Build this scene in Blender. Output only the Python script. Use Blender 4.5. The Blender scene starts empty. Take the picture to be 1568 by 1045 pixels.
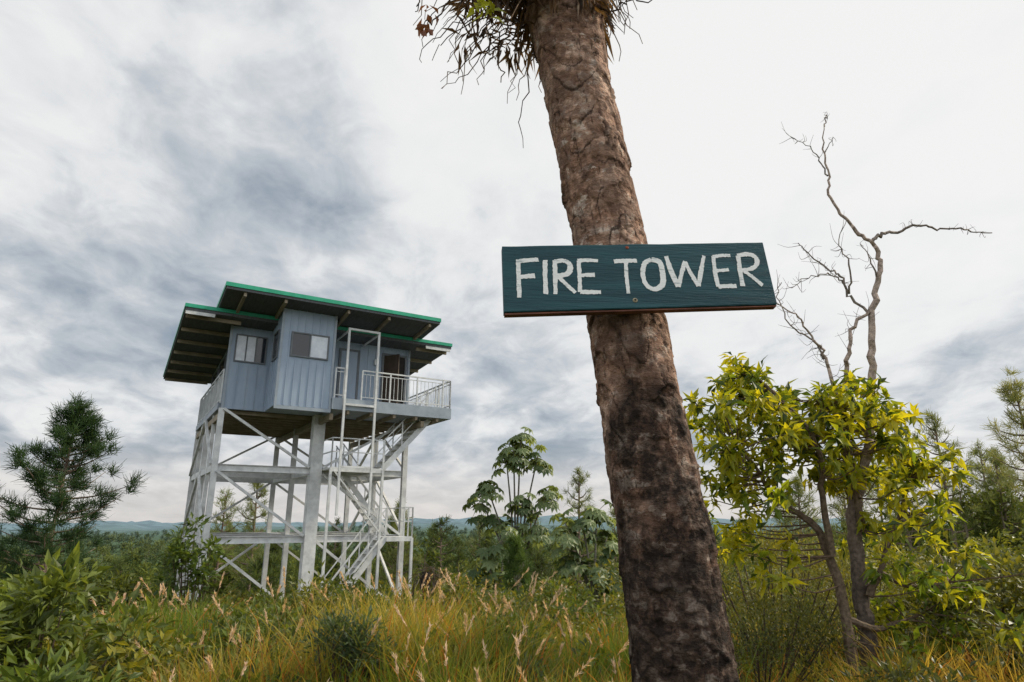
import bpy, math, numpy as np
from mathutils import noise, Vector
rng=np.random.default_rng(7)
R=math.radians
scene=bpy.context.scene
scene.view_settings.view_transform='Standard'; scene.view_settings.look='None'; scene.view_settings.exposure=0

# ------------------------------------------------------------ helpers
def link(o):
    scene.collection.objects.link(o); return o
def empty(name,loc=(0,0,0),rz=0):
    o=bpy.data.objects.new(name,None); o.location=loc; o.rotation_euler=(0,0,rz); o.empty_display_size=.2
    return link(o)
def unit(a): return a/np.maximum(np.linalg.norm(a,axis=-1,keepdims=True),1e-9)
def rdir(n,zb=0.0):
    d=rng.normal(size=(n,3)); d=unit(d); d[:,2]+=zb; return unit(d)
class MB:
    def __init__(s): s.v=[];s.f=[];s.c=[];s.n=0
    def add(s,v,f,c):
        v=np.asarray(v,float).reshape(-1,3); f=np.asarray(f,int).reshape(-1,4)
        c=np.asarray(c,float)
        if c.ndim==1: c=np.tile(c,(len(v),1))
        s.v.append(v);s.f.append(f+s.n);s.c.append(c);s.n+=len(v)
    def build(s,name,mat,parent=None,smooth=False):
        v=np.concatenate(s.v);f=np.concatenate(s.f);c=np.concatenate(s.c)
        me=bpy.data.meshes.new(name)
        me.vertices.add(len(v)); me.vertices.foreach_set('co',v.astype(np.float32).ravel())
        me.loops.add(len(f)*4); me.loops.foreach_set('vertex_index',f.astype(np.int32).ravel())
        me.polygons.add(len(f)); me.polygons.foreach_set('loop_start',np.arange(0,len(f)*4,4,dtype=np.int32))
        me.polygons.foreach_set('use_smooth',np.full(len(f),bool(smooth)))
        a=me.attributes.new('col','FLOAT_COLOR','POINT')
        a.data.foreach_set('color',np.concatenate([c,np.ones((len(c),1))],1).astype(np.float32).ravel())
        me.update(calc_edges=True); me.validate()
        me.materials.append(mat)
        o=link(bpy.data.objects.new(name,me))
        if parent: o.parent=parent
        return o
def leaves(mb,P,D,L,W,C,fold=.25,droop=.25,up=None):
    n=len(P); D=unit(D)
    if up is None: up=rng.normal(size=(n,3))*.5+np.array([0,0,1.])
    S=unit(np.cross(D,up)); N=unit(np.cross(S,D))
    L=np.broadcast_to(np.asarray(L,float),(n,))[:,None]; W=np.broadcast_to(np.asarray(W,float),(n,))[:,None]
    b=P; m=P+D*L*.5-N*W*fold*.5; t=P+D*L-N*L*droop
    l=P+D*L*.45+S*W*.5+N*W*fold*.3; r=P+D*L*.45-S*W*.5+N*W*fold*.3
    v=np.stack([b,m,t,l,r],1).reshape(-1,3)
    i=np.arange(n)[:,None]*5
    f=np.concatenate([i+np.array([[0,1,2,3]]),i+np.array([[0,4,2,1]])],0)
    C=np.broadcast_to(np.asarray(C,float),(n,3))
    mb.add(v,f,np.repeat(C,5,0))
def needles(mb,P,D,L,W,C):
    n=len(P);D=unit(D);S=unit(np.cross(D,rng.normal(size=(n,3))))
    L=np.broadcast_to(np.asarray(L,float),(n,))[:,None]
    v=np.stack([P-S*W/2,P+S*W/2,P+D*L+S*W*.2,P+D*L-S*W*.2],1).reshape(-1,3)
    f=np.arange(n*4).reshape(-1,4)
    C=np.broadcast_to(np.asarray(C,float),(n,3)); mb.add(v,f,np.repeat(C,4,0))
def tube(mb,pts,rad,C,n=6,rough=0):
    pts=np.asarray(pts,float);m=len(pts)
    rad=np.broadcast_to(np.asarray(rad,float),(m,))
    T=np.gradient(pts,axis=0);T=unit(T)
    ref=np.array([0.13,1,.07]);ref=unit(ref)
    A=unit(np.cross(T,ref));B=np.cross(T,A)
    th=np.arange(n)/n*2*math.pi
    rr=rad[:,None]*(1+rough*rng.normal(size=(m,n)))
    v=pts[:,None,:]+rr[...,None]*(np.cos(th)[None,:,None]*A[:,None,:]+np.sin(th)[None,:,None]*B[:,None,:])
    f=[]
    for i in range(m-1):
        for j in range(n):
            f.append((i*n+j,i*n+(j+1)%n,(i+1)*n+(j+1)%n,(i+1)*n+j))
    mb.add(v.reshape(-1,3),f,C)
def smooth_path(pts,k=5,jit=0.0):
    pts=np.asarray(pts,float); n=len(pts)
    P=np.vstack([2*pts[0]-pts[1],pts,2*pts[-1]-pts[-2]]); out=[]
    for i in range(1,n):
        for t in np.arange(k)/k:
            a,b,c,d=P[i-1],P[i],P[i+1],P[i+2]
            out.append(.5*((2*b)+(c-a)*t+(2*a-5*b+4*c-d)*t*t+(3*b-a-3*c+d)*t**3))
    out.append(pts[-1]); out=np.array(out)
    if jit: out[1:-1]+=rng.normal(size=(len(out)-2,3))*jit
    return out
def box(mb,x0,x1,y0,y1,z0,z1,C=(.5,.5,.5)):
    v=[(x0,y0,z0),(x1,y0,z0),(x1,y1,z0),(x0,y1,z0),(x0,y0,z1),(x1,y0,z1),(x1,y1,z1),(x0,y1,z1)]
    f=[(0,3,2,1),(4,5,6,7),(0,1,5,4),(1,2,6,5),(2,3,7,6),(3,0,4,7)]
    mb.add(v,f,C)
def hexa(mb,v,C=(.5,.5,.5)):
    mb.add(v,[(0,3,2,1),(4,5,6,7),(0,1,5,4),(1,2,6,5),(2,3,7,6),(3,0,4,7)],C)
def beam(mb,a,b,w,h=None,C=(.5,.5,.5)):
    a=np.array(a,float);b=np.array(b,float);h=h or w
    T=unit(b-a);up=np.array([0,0,1.]) if abs(T[2])<.95 else np.array([0,1.,0])
    S=unit(np.cross(T,up));N=np.cross(S,T)
    v=[]
    for p in (a,b):
        for sx,sz in ((-1,-1),(1,-1),(1,1),(-1,1)): v.append(p+S*w/2*sx+N*h/2*sz)
    mb.add(v,[(0,1,2,3),(4,7,6,5),(0,4,5,1),(1,5,6,2),(2,6,7,3),(3,7,4,0)],C)

# ------------------------------------------------------------ materials
def newmat(name):
    m=bpy.data.materials.new(name);m.use_nodes=True;nt=m.node_tree
    for n in list(nt.nodes): nt.nodes.remove(n)
    return m,nt,nt.nodes,nt.links
def nd(N,t,**k):
    n=N.new(t)
    for a,b in k.items(): setattr(n,a,b)
    return n
def mat_foliage(name,trans=.4,rough=.5,tboost=1.5,spec=.25):
    m,nt,N,Lk=newmat(name)
    a=nd(N,'ShaderNodeAttribute',attribute_name='col')
    mu2=nd(N,'ShaderNodeVectorMath',operation='MULTIPLY');Lk.new(a.outputs['Color'],mu2.inputs[0]);mu2.inputs[1].default_value=(tboost*1.15,tboost,tboost*.5)
    p=nd(N,'ShaderNodeBsdfPrincipled');p.inputs['Roughness'].default_value=rough;p.inputs['Specular IOR Level'].default_value=spec
    Lk.new(a.outputs['Color'],p.inputs['Base Color'])
    t=nd(N,'ShaderNodeBsdfTranslucent');Lk.new(mu2.outputs[0],t.inputs['Color'])
    mx=nd(N,'ShaderNodeMixShader');mx.inputs[0].default_value=trans
    Lk.new(p.outputs[0],mx.inputs[1]);Lk.new(t.outputs[0],mx.inputs[2])
    o=nd(N,'ShaderNodeOutputMaterial');Lk.new(mx.outputs[0],o.inputs[0]); return m
def mat_noise(name,c1,c2,scale=5,rough=.6,bump=.2,detail=5,stretch=(1,1,1),metal=0,spec=.3,bs=None,lo=.35,hi=.65):
    m,nt,N,Lk=newmat(name)
    tc=nd(N,'ShaderNodeTexCoord');mp=nd(N,'ShaderNodeMapping');mp.inputs['Scale'].default_value=stretch
    Lk.new(tc.outputs['Object'],mp.inputs['Vector'])
    no=nd(N,'ShaderNodeTexNoise');no.inputs['Scale'].default_value=scale;no.inputs['Detail'].default_value=detail;no.inputs['Roughness'].default_value=.65
    Lk.new(mp.outputs[0],no.inputs['Vector'])
    cr=nd(N,'ShaderNodeValToRGB');cr.color_ramp.elements[0].color=(*c1,1);cr.color_ramp.elements[1].color=(*c2,1)
    cr.color_ramp.elements[0].position=lo;cr.color_ramp.elements[1].position=hi
    Lk.new(no.outputs['Fac'],cr.inputs[0])
    p=nd(N,'ShaderNodeBsdfPrincipled');p.inputs['Roughness'].default_value=rough;p.inputs['Metallic'].default_value=metal;p.inputs['Specular IOR Level'].default_value=spec
    Lk.new(cr.outputs[0],p.inputs['Base Color'])
    if bump:
        b=nd(N,'ShaderNodeBump');b.inputs['Strength'].default_value=bump;b.inputs['Distance'].default_value=.02
        n2=nd(N,'ShaderNodeTexNoise');n2.inputs['Scale'].default_value=bs or scale*4;n2.inputs['Detail'].default_value=4
        Lk.new(mp.outputs[0],n2.inputs['Vector']);Lk.new(n2.outputs['Fac'],b.inputs['Height']);Lk.new(b.outputs[0],p.inputs['Normal'])
    o=nd(N,'ShaderNodeOutputMaterial');Lk.new(p.outputs[0],o.inputs[0]);return m
def mat_col(name,rough=.8,bump=.4,scale=30):
    m,nt,N,Lk=newmat(name)
    a=nd(N,'ShaderNodeAttribute',attribute_name='col')
    tc=nd(N,'ShaderNodeTexCoord');no=nd(N,'ShaderNodeTexNoise');no.inputs['Scale'].default_value=scale;no.inputs['Detail'].default_value=4
    Lk.new(tc.outputs['Object'],no.inputs['Vector'])
    mr=nd(N,'ShaderNodeMapRange');mr.inputs['From Min'].default_value=.3;mr.inputs['From Max'].default_value=.7;mr.inputs['To Min'].default_value=.55;mr.inputs['To Max'].default_value=1.4
    Lk.new(no.outputs['Fac'],mr.inputs['Value'])
    mu=nd(N,'ShaderNodeVectorMath',operation='SCALE');Lk.new(a.outputs['Color'],mu.inputs[0]);Lk.new(mr.outputs[0],mu.inputs['Scale'])
    p=nd(N,'ShaderNodeBsdfPrincipled');p.inputs['Roughness'].default_value=rough;p.inputs['Specular IOR Level'].default_value=.2
    Lk.new(mu.outputs[0],p.inputs['Base Color'])
    b=nd(N,'ShaderNodeBump');b.inputs['Strength'].default_value=bump;b.inputs['Distance'].default_value=.02
    Lk.new(no.outputs['Fac'],b.inputs['Height']);Lk.new(b.outputs[0],p.inputs['Normal'])
    o=nd(N,'ShaderNodeOutputMaterial');Lk.new(p.outputs[0],o.inputs[0]);return m
M_leaf=mat_foliage('leaf_mat',.4,.45,1.6,.35)
M_yleaf=mat_foliage('yellow_leaf_mat',.5,.4,1.7,.4)
M_grass=mat_foliage('grass_mat',.4,.6,1.5,.2)
M_needle=mat_foliage('needle_mat',.35,.6,1.4,.2)
M_forest=mat_foliage('forest_mat',.3,.8,1.4,.05)
M_bark=mat_col('branch_bark_mat')

# ------------------------------------------------------------ world / light
SUN_AZ=R(74); SUN_EL=R(40)
w=bpy.data.worlds.new('World');scene.world=w;w.use_nodes=True
nt=w.node_tree;N=nt.nodes;Lk=nt.links
for n in list(N): N.remove(n)
sky=nd(N,'ShaderNodeTexSky',sky_type='NISHITA');sky.sun_disc=False;sky.sun_elevation=SUN_EL;sky.sun_rotation=SUN_AZ
bg1=nd(N,'ShaderNodeBackground');bg1.inputs[1].default_value=.1;Lk.new(sky.outputs[0],bg1.inputs[0])
tc=nd(N,'ShaderNodeTexCoord');sp=nd(N,'ShaderNodeSeparateXYZ');Lk.new(tc.outputs['Generated'],sp.inputs[0])
def math_(op,a,b=None,clamp=False):
    n=nd(N,'ShaderNodeMath',operation=op);n.use_clamp=clamp
    for i,x in enumerate((a,b)):
        if x is None: continue
        if isinstance(x,(int,float)): n.inputs[i].default_value=x
        else: Lk.new(x,n.inputs[i])
    return n.outputs[0]
zc=math_('MAXIMUM',sp.outputs['Z'],0.0)
den=math_('ADD',zc,.26)
cx=math_('DIVIDE',sp.outputs['X'],den);cy=math_('DIVIDE',sp.outputs['Y'],den)
cb=nd(N,'ShaderNodeCombineXYZ');Lk.new(cx,cb.inputs[0]);Lk.new(cy,cb.inputs[1])
mp=nd(N,'ShaderNodeMapping');mp.inputs['Rotation'].default_value=(0,0,R(28));mp.inputs['Scale'].default_value=(1.0,.8,1);mp.inputs['Location'].default_value=(5.3,2.2,0)
Lk.new(cb.outputs[0],mp.inputs[0])
def noi(scale,detail,rough,dist,vec):
    n=nd(N,'ShaderNodeTexNoise');n.inputs['Scale'].default_value=scale;n.inputs['Detail'].default_value=detail;n.inputs['Roughness'].default_value=rough;n.inputs['Distortion'].default_value=dist
    Lk.new(vec,n.inputs['Vector']);return n.outputs['Fac']
n1=noi(2.2,6,.5,.5,mp.outputs[0])
n2=noi(6.5,5,.58,.4,mp.outputs[0])
gd=nd(N,'ShaderNodeVectorMath',operation='DOT_PRODUCT');Lk.new(tc.outputs['Generated'],gd.inputs[0])
gaz,gel=R(30),R(44);gd.inputs[1].default_value=(math.sin(gaz)*math.cos(gel),math.cos(gaz)*math.cos(gel),math.sin(gel))
def mrange(v,a,b,c,d,smooth=True):
    n=nd(N,'ShaderNodeMapRange');n.interpolation_type='SMOOTHSTEP' if smooth else 'LINEAR'
    for i,x in zip(('From Min','From Max','To Min','To Max'),(a,b,c,d)): n.inputs[i].default_value=x
    Lk.new(v,n.inputs['Value']);return n.outputs[0]
glow=mrange(gd.outputs['Value'],.74,.99,0,.36)
low=mrange(zc,.10,.34,-.035,.02)
s=math_('ADD',math_('MULTIPLY',n1,.86),math_('MULTIPLY',n2,.44))
s=math_('SUBTRACT',s,.135)
s=math_('ADD',s,glow);s=math_('ADD',s,low)
cr=nd(N,'ShaderNodeValToRGB');Lk.new(s,cr.inputs[0])
els=cr.color_ramp.elements
els[0].position=.28;els[0].color=(.25,.305,.37,1)
els[1].position=.85;els[1].color=(.88,.88,.87,1)
for pos,c in ((.38,(.355,.405,.465)),(.45,(.465,.51,.56)),(.52,(.59,.62,.655)),(.59,(.745,.76,.775)),(.67,(.83,.835,.835))):
    e=els.new(pos);e.color=(*c,1)
hz=mrange(zc,0.0,.13,.75,0)
mixc=nd(N,'ShaderNodeMix',data_type='RGBA');Lk.new(hz,mixc.inputs[0]);Lk.new(cr.outputs[0],mixc.inputs[6]);mixc.inputs[7].default_value=(.72,.68,.645,1)
bg2=nd(N,'ShaderNodeBackground');Lk.new(mixc.outputs[2],bg2.inputs[0])
# added fill: unseen sky behind the viewpoint is brightened to light front faces
Lk.new(math_('ADD',mrange(sp.outputs['Y'],-.45,.1,.9,0),1.03),bg2.inputs[1])
cover=mrange(s,.30,.42,.85,.97)
ms=nd(N,'ShaderNodeMixShader');Lk.new(cover,ms.inputs[0]);Lk.new(bg1.outputs[0],ms.inputs[1]);Lk.new(bg2.outputs[0],ms.inputs[2])
wo=nd(N,'ShaderNodeOutputWorld');Lk.new(ms.outputs[0],wo.inputs[0])
ld=bpy.data.lights.new('sun','SUN');ld.energy=4.6;ld.angle=R(8);ld.color=(1,.89,.71)
lo=link(bpy.data.objects.new('sun',ld))
sd=Vector((math.sin(SUN_AZ)*math.cos(SUN_EL),math.cos(SUN_AZ)*math.cos(SUN_EL),math.sin(SUN_EL)))
lo.rotation_euler=sd.to_track_quat('Z','Y').to_euler()

# ------------------------------------------------------------ camera
cd=bpy.data.cameras.new('camera');cd.sensor_width=36;cd.lens=22.27;cd.clip_start=.05;cd.clip_end=20000
cam=link(bpy.data.objects.new('camera',cd));cam.location=(0,0,1.6);cam.rotation_euler=(R(90+15.7),0,0)
scene.camera=cam

# ------------------------------------------------------------ terrain
def sstep(x,a,b):
    t=np.clip((x-a)/(b-a),0,1);return t*t*(3-2*t)
PR=np.array([0,6,12,18,22,29,40,60,100,200,500,1000,2000,3500,6000,12000.])
PZ=np.array([0,-.05,-.45,-1.1,-1.4,-2.2,-6.5,-12,-16,-20,-24,-27,-30,-6,-60,-80.])
def gz(x,y):
    x=np.asarray(x,float);y=np.asarray(y,float)
    r=np.hypot(x,y);az=np.arctan2(x,y)
    z=np.interp(r,PR,PZ)
    rt=sstep(az,.2,.65)*sstep(-r,-700,-250)
    z=z*(1-.5*rt)
    z=z+.06*np.sin(x*1.1+.4)*np.sin(y*.9)+sstep(r,50,200)*.010*r**.8*(np.sin(x/37.+y/51.)+np.sin(x/23.-y/31.+1))
    rd=sstep(r,1800,3500)*(14*np.sin(az*5.3+.9)+6*np.sin(az*13+2)+3*np.sin(az*31))
    rd2=sstep(r,900,1500)*(1-sstep(r,1700,2400))*(6*np.sin(az*7+3)+3*np.sin(az*19))
    return z+rd+rd2
mb=MB()
na,nr=300,190
rad=np.concatenate([[0.0],np.geomspace(.4,12000,nr)])
th=np.linspace(-math.pi,math.pi,na,endpoint=False)
RR,TT=np.meshgrid(rad,th,indexing='ij');X=RR*np.sin(TT);Y=RR*np.cos(TT);Z=gz(X,Y)
i,j=np.meshgrid(np.arange(nr),np.arange(na),indexing='ij');j2=(j+1)%na
F=np.stack([i*na+j,i*na+j2,(i+1)*na+j2,(i+1)*na+j],-1).reshape(-1,4)
near=np.array([.06,.06,.02]);mid=np.array([.045,.07,.022]);far=np.array([.055,.09,.055]);haze_blue=np.array([.12,.18,.22])
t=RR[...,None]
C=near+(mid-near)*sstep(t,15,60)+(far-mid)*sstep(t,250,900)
C=C+(haze_blue-C)*sstep(t,900,3200)*.95  # distance haze painted into the ground colour as a blue tint
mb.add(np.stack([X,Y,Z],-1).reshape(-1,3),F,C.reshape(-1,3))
m,nt_,N_,L_=newmat('ground_mat')
a=nd(N_,'ShaderNodeAttribute',attribute_name='col');g=nd(N_,'ShaderNodeNewGeometry')
def nn(sc,de):
    n=nd(N_,'ShaderNodeTexNoise');n.inputs['Scale'].default_value=sc;n.inputs['Detail'].default_value=de;L_.new(g.outputs['Position'],n.inputs['Vector']);return n.outputs['Fac']
na1=nn(.02,6);na2=nn(1.3,5)
mm=nd(N_,'ShaderNodeMath',operation='MULTIPLY');L_.new(na1,mm.inputs[0]);L_.new(na2,mm.inputs[1])
mr=nd(N_,'ShaderNodeMapRange');mr.inputs['From Min'].default_value=.15;mr.inputs['From Max'].default_value=.36;mr.inputs['To Min'].default_value=.75;mr.inputs['To Max'].default_value=1.25;L_.new(mm.outputs[0],mr.inputs['Value'])
vs=nd(N_,'ShaderNodeVectorMath',operation='SCALE');L_.new(a.outputs['Color'],vs.inputs[0]);L_.new(mr.outputs[0],vs.inputs['Scale'])
p=nd(N_,'ShaderNodeBsdfPrincipled');p.inputs['Roughness'].default_value=.95;p.inputs['Specular IOR Level'].default_value=.05;L_.new(vs.outputs[0],p.inputs['Base Color'])
o=nd(N_,'ShaderNodeOutputMaterial');L_.new(p.outputs[0],o.inputs[0])
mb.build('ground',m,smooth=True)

# ------------------------------------------------------------ leaning tree trunk with sign
TR=np.array([(.56,-.2,.22),(.555,.1,.19),(.545,.5,.168),(.530,.85,.158),(.514,1.139,.156),(.501,1.358,.152),(.487,1.531,.149),(.464,1.712,.145),(.438,1.903,.139),(.414,2.104,.137),(.390,2.291,.137),(.352,2.563,.131),(.322,2.746,.130),(.283,3.021,.132),(.252,3.225,.134),(.222,3.438,.144),(.205,3.629,.160),(.19,3.9,.15),(.17,4.6,.12)])
TY=2.1
tree=empty('sign_post_tree',(0,0,0))
nz,nt2=1000,220
zz=np.linspace(-.2,4.6,nz);cxs=np.interp(zz,TR[:,1],TR[:,0]);rs=np.interp(zz,TR[:,1],TR[:,2])
k=np.hanning(31);k/=k.sum()
cxs=np.convolve(np.pad(cxs,15,mode='edge'),k,'valid');rs=np.convolve(np.pad(rs,15,mode='edge'),k,'valid')
th=np.arange(nt2)/nt2*2*math.pi
V=np.zeros((nz,nt2,3));Cc=np.zeros((nz,nt2,3))
for a_ in range(nz):
    z_=zz[a_]
    for b_ in range(nt2):
        ct=math.cos(th[b_]);st=math.sin(th[b_])
        n_big=noise.noise(Vector((ct*1.2,st*1.2,z_*4)))
        warp=noise.noise(Vector((ct*1.1+5,st*1.1,z_*1.3)))
        n_f=noise.noise(Vector((ct*5,st*5,z_*26)))
        ph=z_*7.3+warp*1.2+n_big*.5+n_f*.14
        ringi=math.floor(ph);fr=ph-ringi
        rn=noise.noise(Vector((ringi*3.7,ct*1.6,st*1.6)))
        rw=max(0,(.25+rn*2.2))
        step=(1-fr)**3*.008*rw
        n_v=noise.noise(Vector((ct*9+3,st*9,z_*11)))
        pl=noise.noise(Vector((ct*2.6+9,st*2.6,z_*12)))+.45*n_f+.2*n_v
        p1=(min(1,max(0,(pl-.02)/.035)))
        pl2=noise.noise(Vector((ct*5.2+1,st*5.2,z_*34)))+.4*noise.noise(Vector((ct*12,st*12,z_*70)))
        p2=(min(1,max(0,(pl2+.02)/.06)))
        cv=abs(noise.noise(Vector((ct*3.6+20,st*3.6,z_*2.4)))+.12*n_f)
        crk=max(0,1-cv/.028)
        dr=step+p1*.0048+p2*.0020+n_big*.007+n_f*.002-crk*.005
        r_=rs[a_]+dr-.007
        V[a_,b_]=(cxs[a_]+r_*ct,TY+r_*st,z_)
        edge=1 if (fr>.93 and rw>.15) else 0
        Cc[a_,b_]=(p1,min(1,edge*.9+crk*.9+(1-fr)**8*rw*.6),p2)
mb=MB();ii,jj=np.meshgrid(np.arange(nz-1),np.arange(nt2),indexing='ij');j2=(jj+1)%nt2
mb.add(V.reshape(-1,3),np.stack([ii*nt2+jj,ii*nt2+j2,(ii+1)*nt2+j2,(ii+1)*nt2+jj],-1),Cc.reshape(-1,3))
m,nt_,N_,L_=newmat('trunk_bark_mat')
a=nd(N_,'ShaderNodeAttribute',attribute_name='col');sx=nd(N_,'ShaderNodeSeparateColor');L_.new(a.outputs['Color'],sx.inputs[0])
tco=nd(N_,'ShaderNodeTexCoord')
def tn(sc,de,st=(1,1,1),ro=.65,dist=0):
    mpp=nd(N_,'ShaderNodeMapping');mpp.inputs['Scale'].default_value=st;L_.new(tco.outputs['Object'],mpp.inputs[0])
    n=nd(N_,'ShaderNodeTexNoise');n.inputs['Scale'].default_value=sc;n.inputs['Detail'].default_value=de;n.inputs['Roughness'].default_value=ro;n.inputs['Distortion'].default_value=dist
    L_.new(mpp.outputs[0],n.inputs['Vector']);return n.outputs['Fac']
def ramp(v,l):
    c=nd(N_,'ShaderNodeValToRGB');e=c.color_ramp.elements
    e[0].position,e[0].color=l[0][0],(*l[0][1],1);e[1].position,e[1].color=l[-1][0],(*l[-1][1],1)
    for p_,c_ in l[1:-1]:
        q=e.new(p_);q.color=(*c_,1)
    L_.new(v,c.inputs[0]);return c.outputs[0]
def mixc_(f_,a_,b_,mode='MIX'):
    n=nd(N_,'ShaderNodeMix',data_type='RGBA',blend_type=mode)
    for ix,x in ((0,f_),(6,a_),(7,b_)):
        if isinstance(x,(int,float)): n.inputs[ix].default_value=x
        elif isinstance(x,tuple): n.inputs[ix].default_value=(*x,1)
        else: L_.new(x,n.inputs[ix])
    return n.outputs[2]
def mth(op,a_,b_,cl=False):
    n=nd(N_,'ShaderNodeMath',operation=op);n.use_clamp=cl
    for ix,x in enumerate((a_,b_)):
        if isinstance(x,(int,float)): n.inputs[ix].default_value=x
        else: L_.new(x,n.inputs[ix])
    return n.outputs[0]
nA=tn(7,7,(1,1,1.8),.75,.3)
base=ramp(nA,[(.34,(.12,.06,.038)),(.44,(.29,.165,.11)),(.52,(.42,.26,.185)),(.64,(.62,.44,.34))])
nB=tn(15,5,(1,1,1.5),.7)
lich=ramp(nB,[(.55,(0,0,0)),(.59,(1,1,1))])
c1=mixc_(mth('MULTIPLY',lich,.85),base,(.58,.47,.39))
mos=ramp(tn(4,6,(1,1,1.3),.7),[(.51,(0,0,0)),(.56,(1,1,1))])
c1=mixc_(mth('MULTIPLY',mos,.62),c1,(.17,.10,.068))
c1=mixc_(mth('MULTIPLY',sx.outputs[0],.5),c1,(.15,.085,.058))
c1=mixc_(mth('SUBTRACT',.45,mth('MULTIPLY',sx.outputs[2],.45)),c1,(.09,.05,.036))
c1=mixc_(mth('MULTIPLY',sx.outputs[1],.9,True),c1,(.035,.02,.015))
sepz=nd(N_,'ShaderNodeSeparateXYZ');L_.new(tco.outputs['Object'],sepz.inputs[0])
nC=tn(3.2,6,(1,1,.7),.7)
hh=mth('ADD',sepz.outputs['Z'],mth('MULTIPLY',mth('SUBTRACT',.5,nC),4.0))
hh=mth('SUBTRACT',hh,mth('MULTIPLY',mth('SUBTRACT',sepz.outputs['X'],.46),1.2))
ch=nd(N_,'ShaderNodeMapRange');ch.inputs['From Min'].default_value=1.5;ch.inputs['From Max'].default_value=2.15;ch.inputs['To Min'].default_value=.95;ch.inputs['To Max'].default_value=0;L_.new(hh,ch.inputs['Value'])
chn=mth('MULTIPLY',ch.outputs[0],ramp(nB,[(.44,(1,1,1)),(.64,(.7,.7,.7))]))
c1=mixc_(chn,c1,(.010,.008,.007))
p=nd(N_,'ShaderNodeBsdfPrincipled');p.inputs['Roughness'].default_value=.85;p.inputs['Specular IOR Level'].default_value=.15;L_.new(c1,p.inputs['Base Color'])
hsum=mth('ADD',mth('MULTIPLY',nB,1.3),mth('MULTIPLY',tn(55,5,(1,1,1.6)),.8))
bmp=nd(N_,'ShaderNodeBump');bmp.inputs['Strength'].default_value=1.0;bmp.inputs['Distance'].default_value=.013;L_.new(hsum,bmp.inputs['Height']);L_.new(bmp.outputs[0],p.inputs['Normal'])
o=nd(N_,'ShaderNodeOutputMaterial');L_.new(p.outputs[0],o.inputs[0])
mb.build('trunk',m,tree,smooth=True)
mb=MB();brn=np.array([.10,.06,.035])
for q in range(170):
    an=rng.uniform(0,2*math.pi)
    lft=math.cos(an)<-.1
    z0=rng.uniform(3.5,4.0) if lft else rng.uniform(3.62,4.1);r0=.15
    p0=np.array([.2+r0*math.cos(an),TY+r0*math.sin(an),z0]);o_=np.array([math.cos(an),math.sin(an),0])
    ln=rng.uniform(.12,.45)*(1.2 if lft else .35);dp=rng.uniform(.03,.30)
    pts=[p0,p0+o_*ln*.4+[0,0,.06],p0+o_*ln*.8+[0,0,-dp*.3],p0+o_*ln+rng.normal(size=3)*.04+[0,0,-dp]]
    pts=smooth_path(pts,4,.010)
    tube(mb,pts,np.linspace(.0045,.0014,len(pts)),brn*rng.uniform(.4,1.6),4)
for pts in ([(.06,TY-.1,3.62),(-.02,TY-.15,3.45),(-.02,TY-.16,3.31),(-.05,TY-.16,3.22),(-.04,TY-.16,3.11)],
            [(.07,TY-.1,3.62),(-.1,TY-.15,3.62),(-.22,TY-.16,3.5),(-.29,TY-.16,3.38),(-.33,TY-.16,3.36)],
            [(.05,TY-.1,3.68),(-.2,TY-.15,3.66),(-.33,TY-.16,3.5),(-.36,TY-.16,3.42)],
            [(.3,TY-.1,3.52),(.38,TY-.12,3.46),(.46,TY-.13,3.5),(.57,TY-.13,3.51)],
            [(.3,TY-.1,3.6),(.42,TY-.12,3.58),(.5,TY-.13,3.52)]):
    pts=smooth_path(pts,6,.006);tube(mb,pts,np.linspace(.005,.0018,len(pts)),brn*.6,5)
mb.build('hanging_roots',M_bark,tree)
mb=MB()
n=700;an=rng.uniform(0,2*math.pi,n);z0=rng.uniform(3.50,4.2,n)
P=np.stack([.2+.155*np.cos(an),TY+.155*np.sin(an),z0],1);D=np.stack([np.cos(an)*.6,np.sin(an)*.6,rng.uniform(-2.6,-.6,n)],1)
C=np.array([.13,.08,.045])*rng.uniform(.25,1.6,(n,1))
leaves(mb,P,D,rng.uniform(.06,.17,n),rng.uniform(.010,.024,n),C,.6,.15)
for q in range(110):
    c_=np.array([rng.uniform(-.20,.12),TY+rng.uniform(-.25,.2),rng.uniform(3.52,3.95)]);n=10
    leaves(mb,np.tile(c_,(n,1))+rng.normal(size=(n,3))*.03,rdir(n,-.9),rng.uniform(.04,.13,n),rng.uniform(.008,.02,n),np.array([.10,.06,.035])*rng.uniform(.3,1.5,(n,1)),.6,.2)
mb.build('dead_leaf_skirt',M_leaf,tree)
mb=MB()
for cpt,c_ in (((-.10,TY-.17,3.42),(.34,.36,.02)),((-.12,TY-.17,3.45),(.34,.36,.02)),((-.08,TY-.2,3.39),(.3,.33,.03)),((-.30,TY-.16,3.40),(.24,.10,.06)),((-.33,TY-.16,3.36),(.24,.10,.06))):
    n=6;P=np.tile(cpt,(n,1))+rng.normal(size=(n,3))*.018
    leaves(mb,P,rdir(n,-.3),rng.uniform(.035,.075,n),.024,np.array(c_)*rng.uniform(.7,1.3,(n,1)),.4,.3)
for q in range(14):
    an=q/14*2*math.pi+.2;o_=np.array([math.cos(an),math.sin(an),0]);p0=np.array([.17,TY,4.6])
    path=smooth_path([p0,p0+o_*.3+[0,0,.6],p0+o_*.8+[0,0,1.0],p0+o_*1.2+[0,0,1.0]],8)
    tube(mb,path,.008,(.1,.12,.03),4)
    for sgn in (-1,1):
        S_=np.cross(o_,[0,0,1.])*sgn;n=len(path)
        leaves(mb,path,S_[None]*1.+o_*.5+np.array([0,0,-.2])+rng.normal(size=(n,3))*.1,.35,.03,(.06,.1,.02),.3,.3)
mb.build('fronds',M_leaf,tree)

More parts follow.
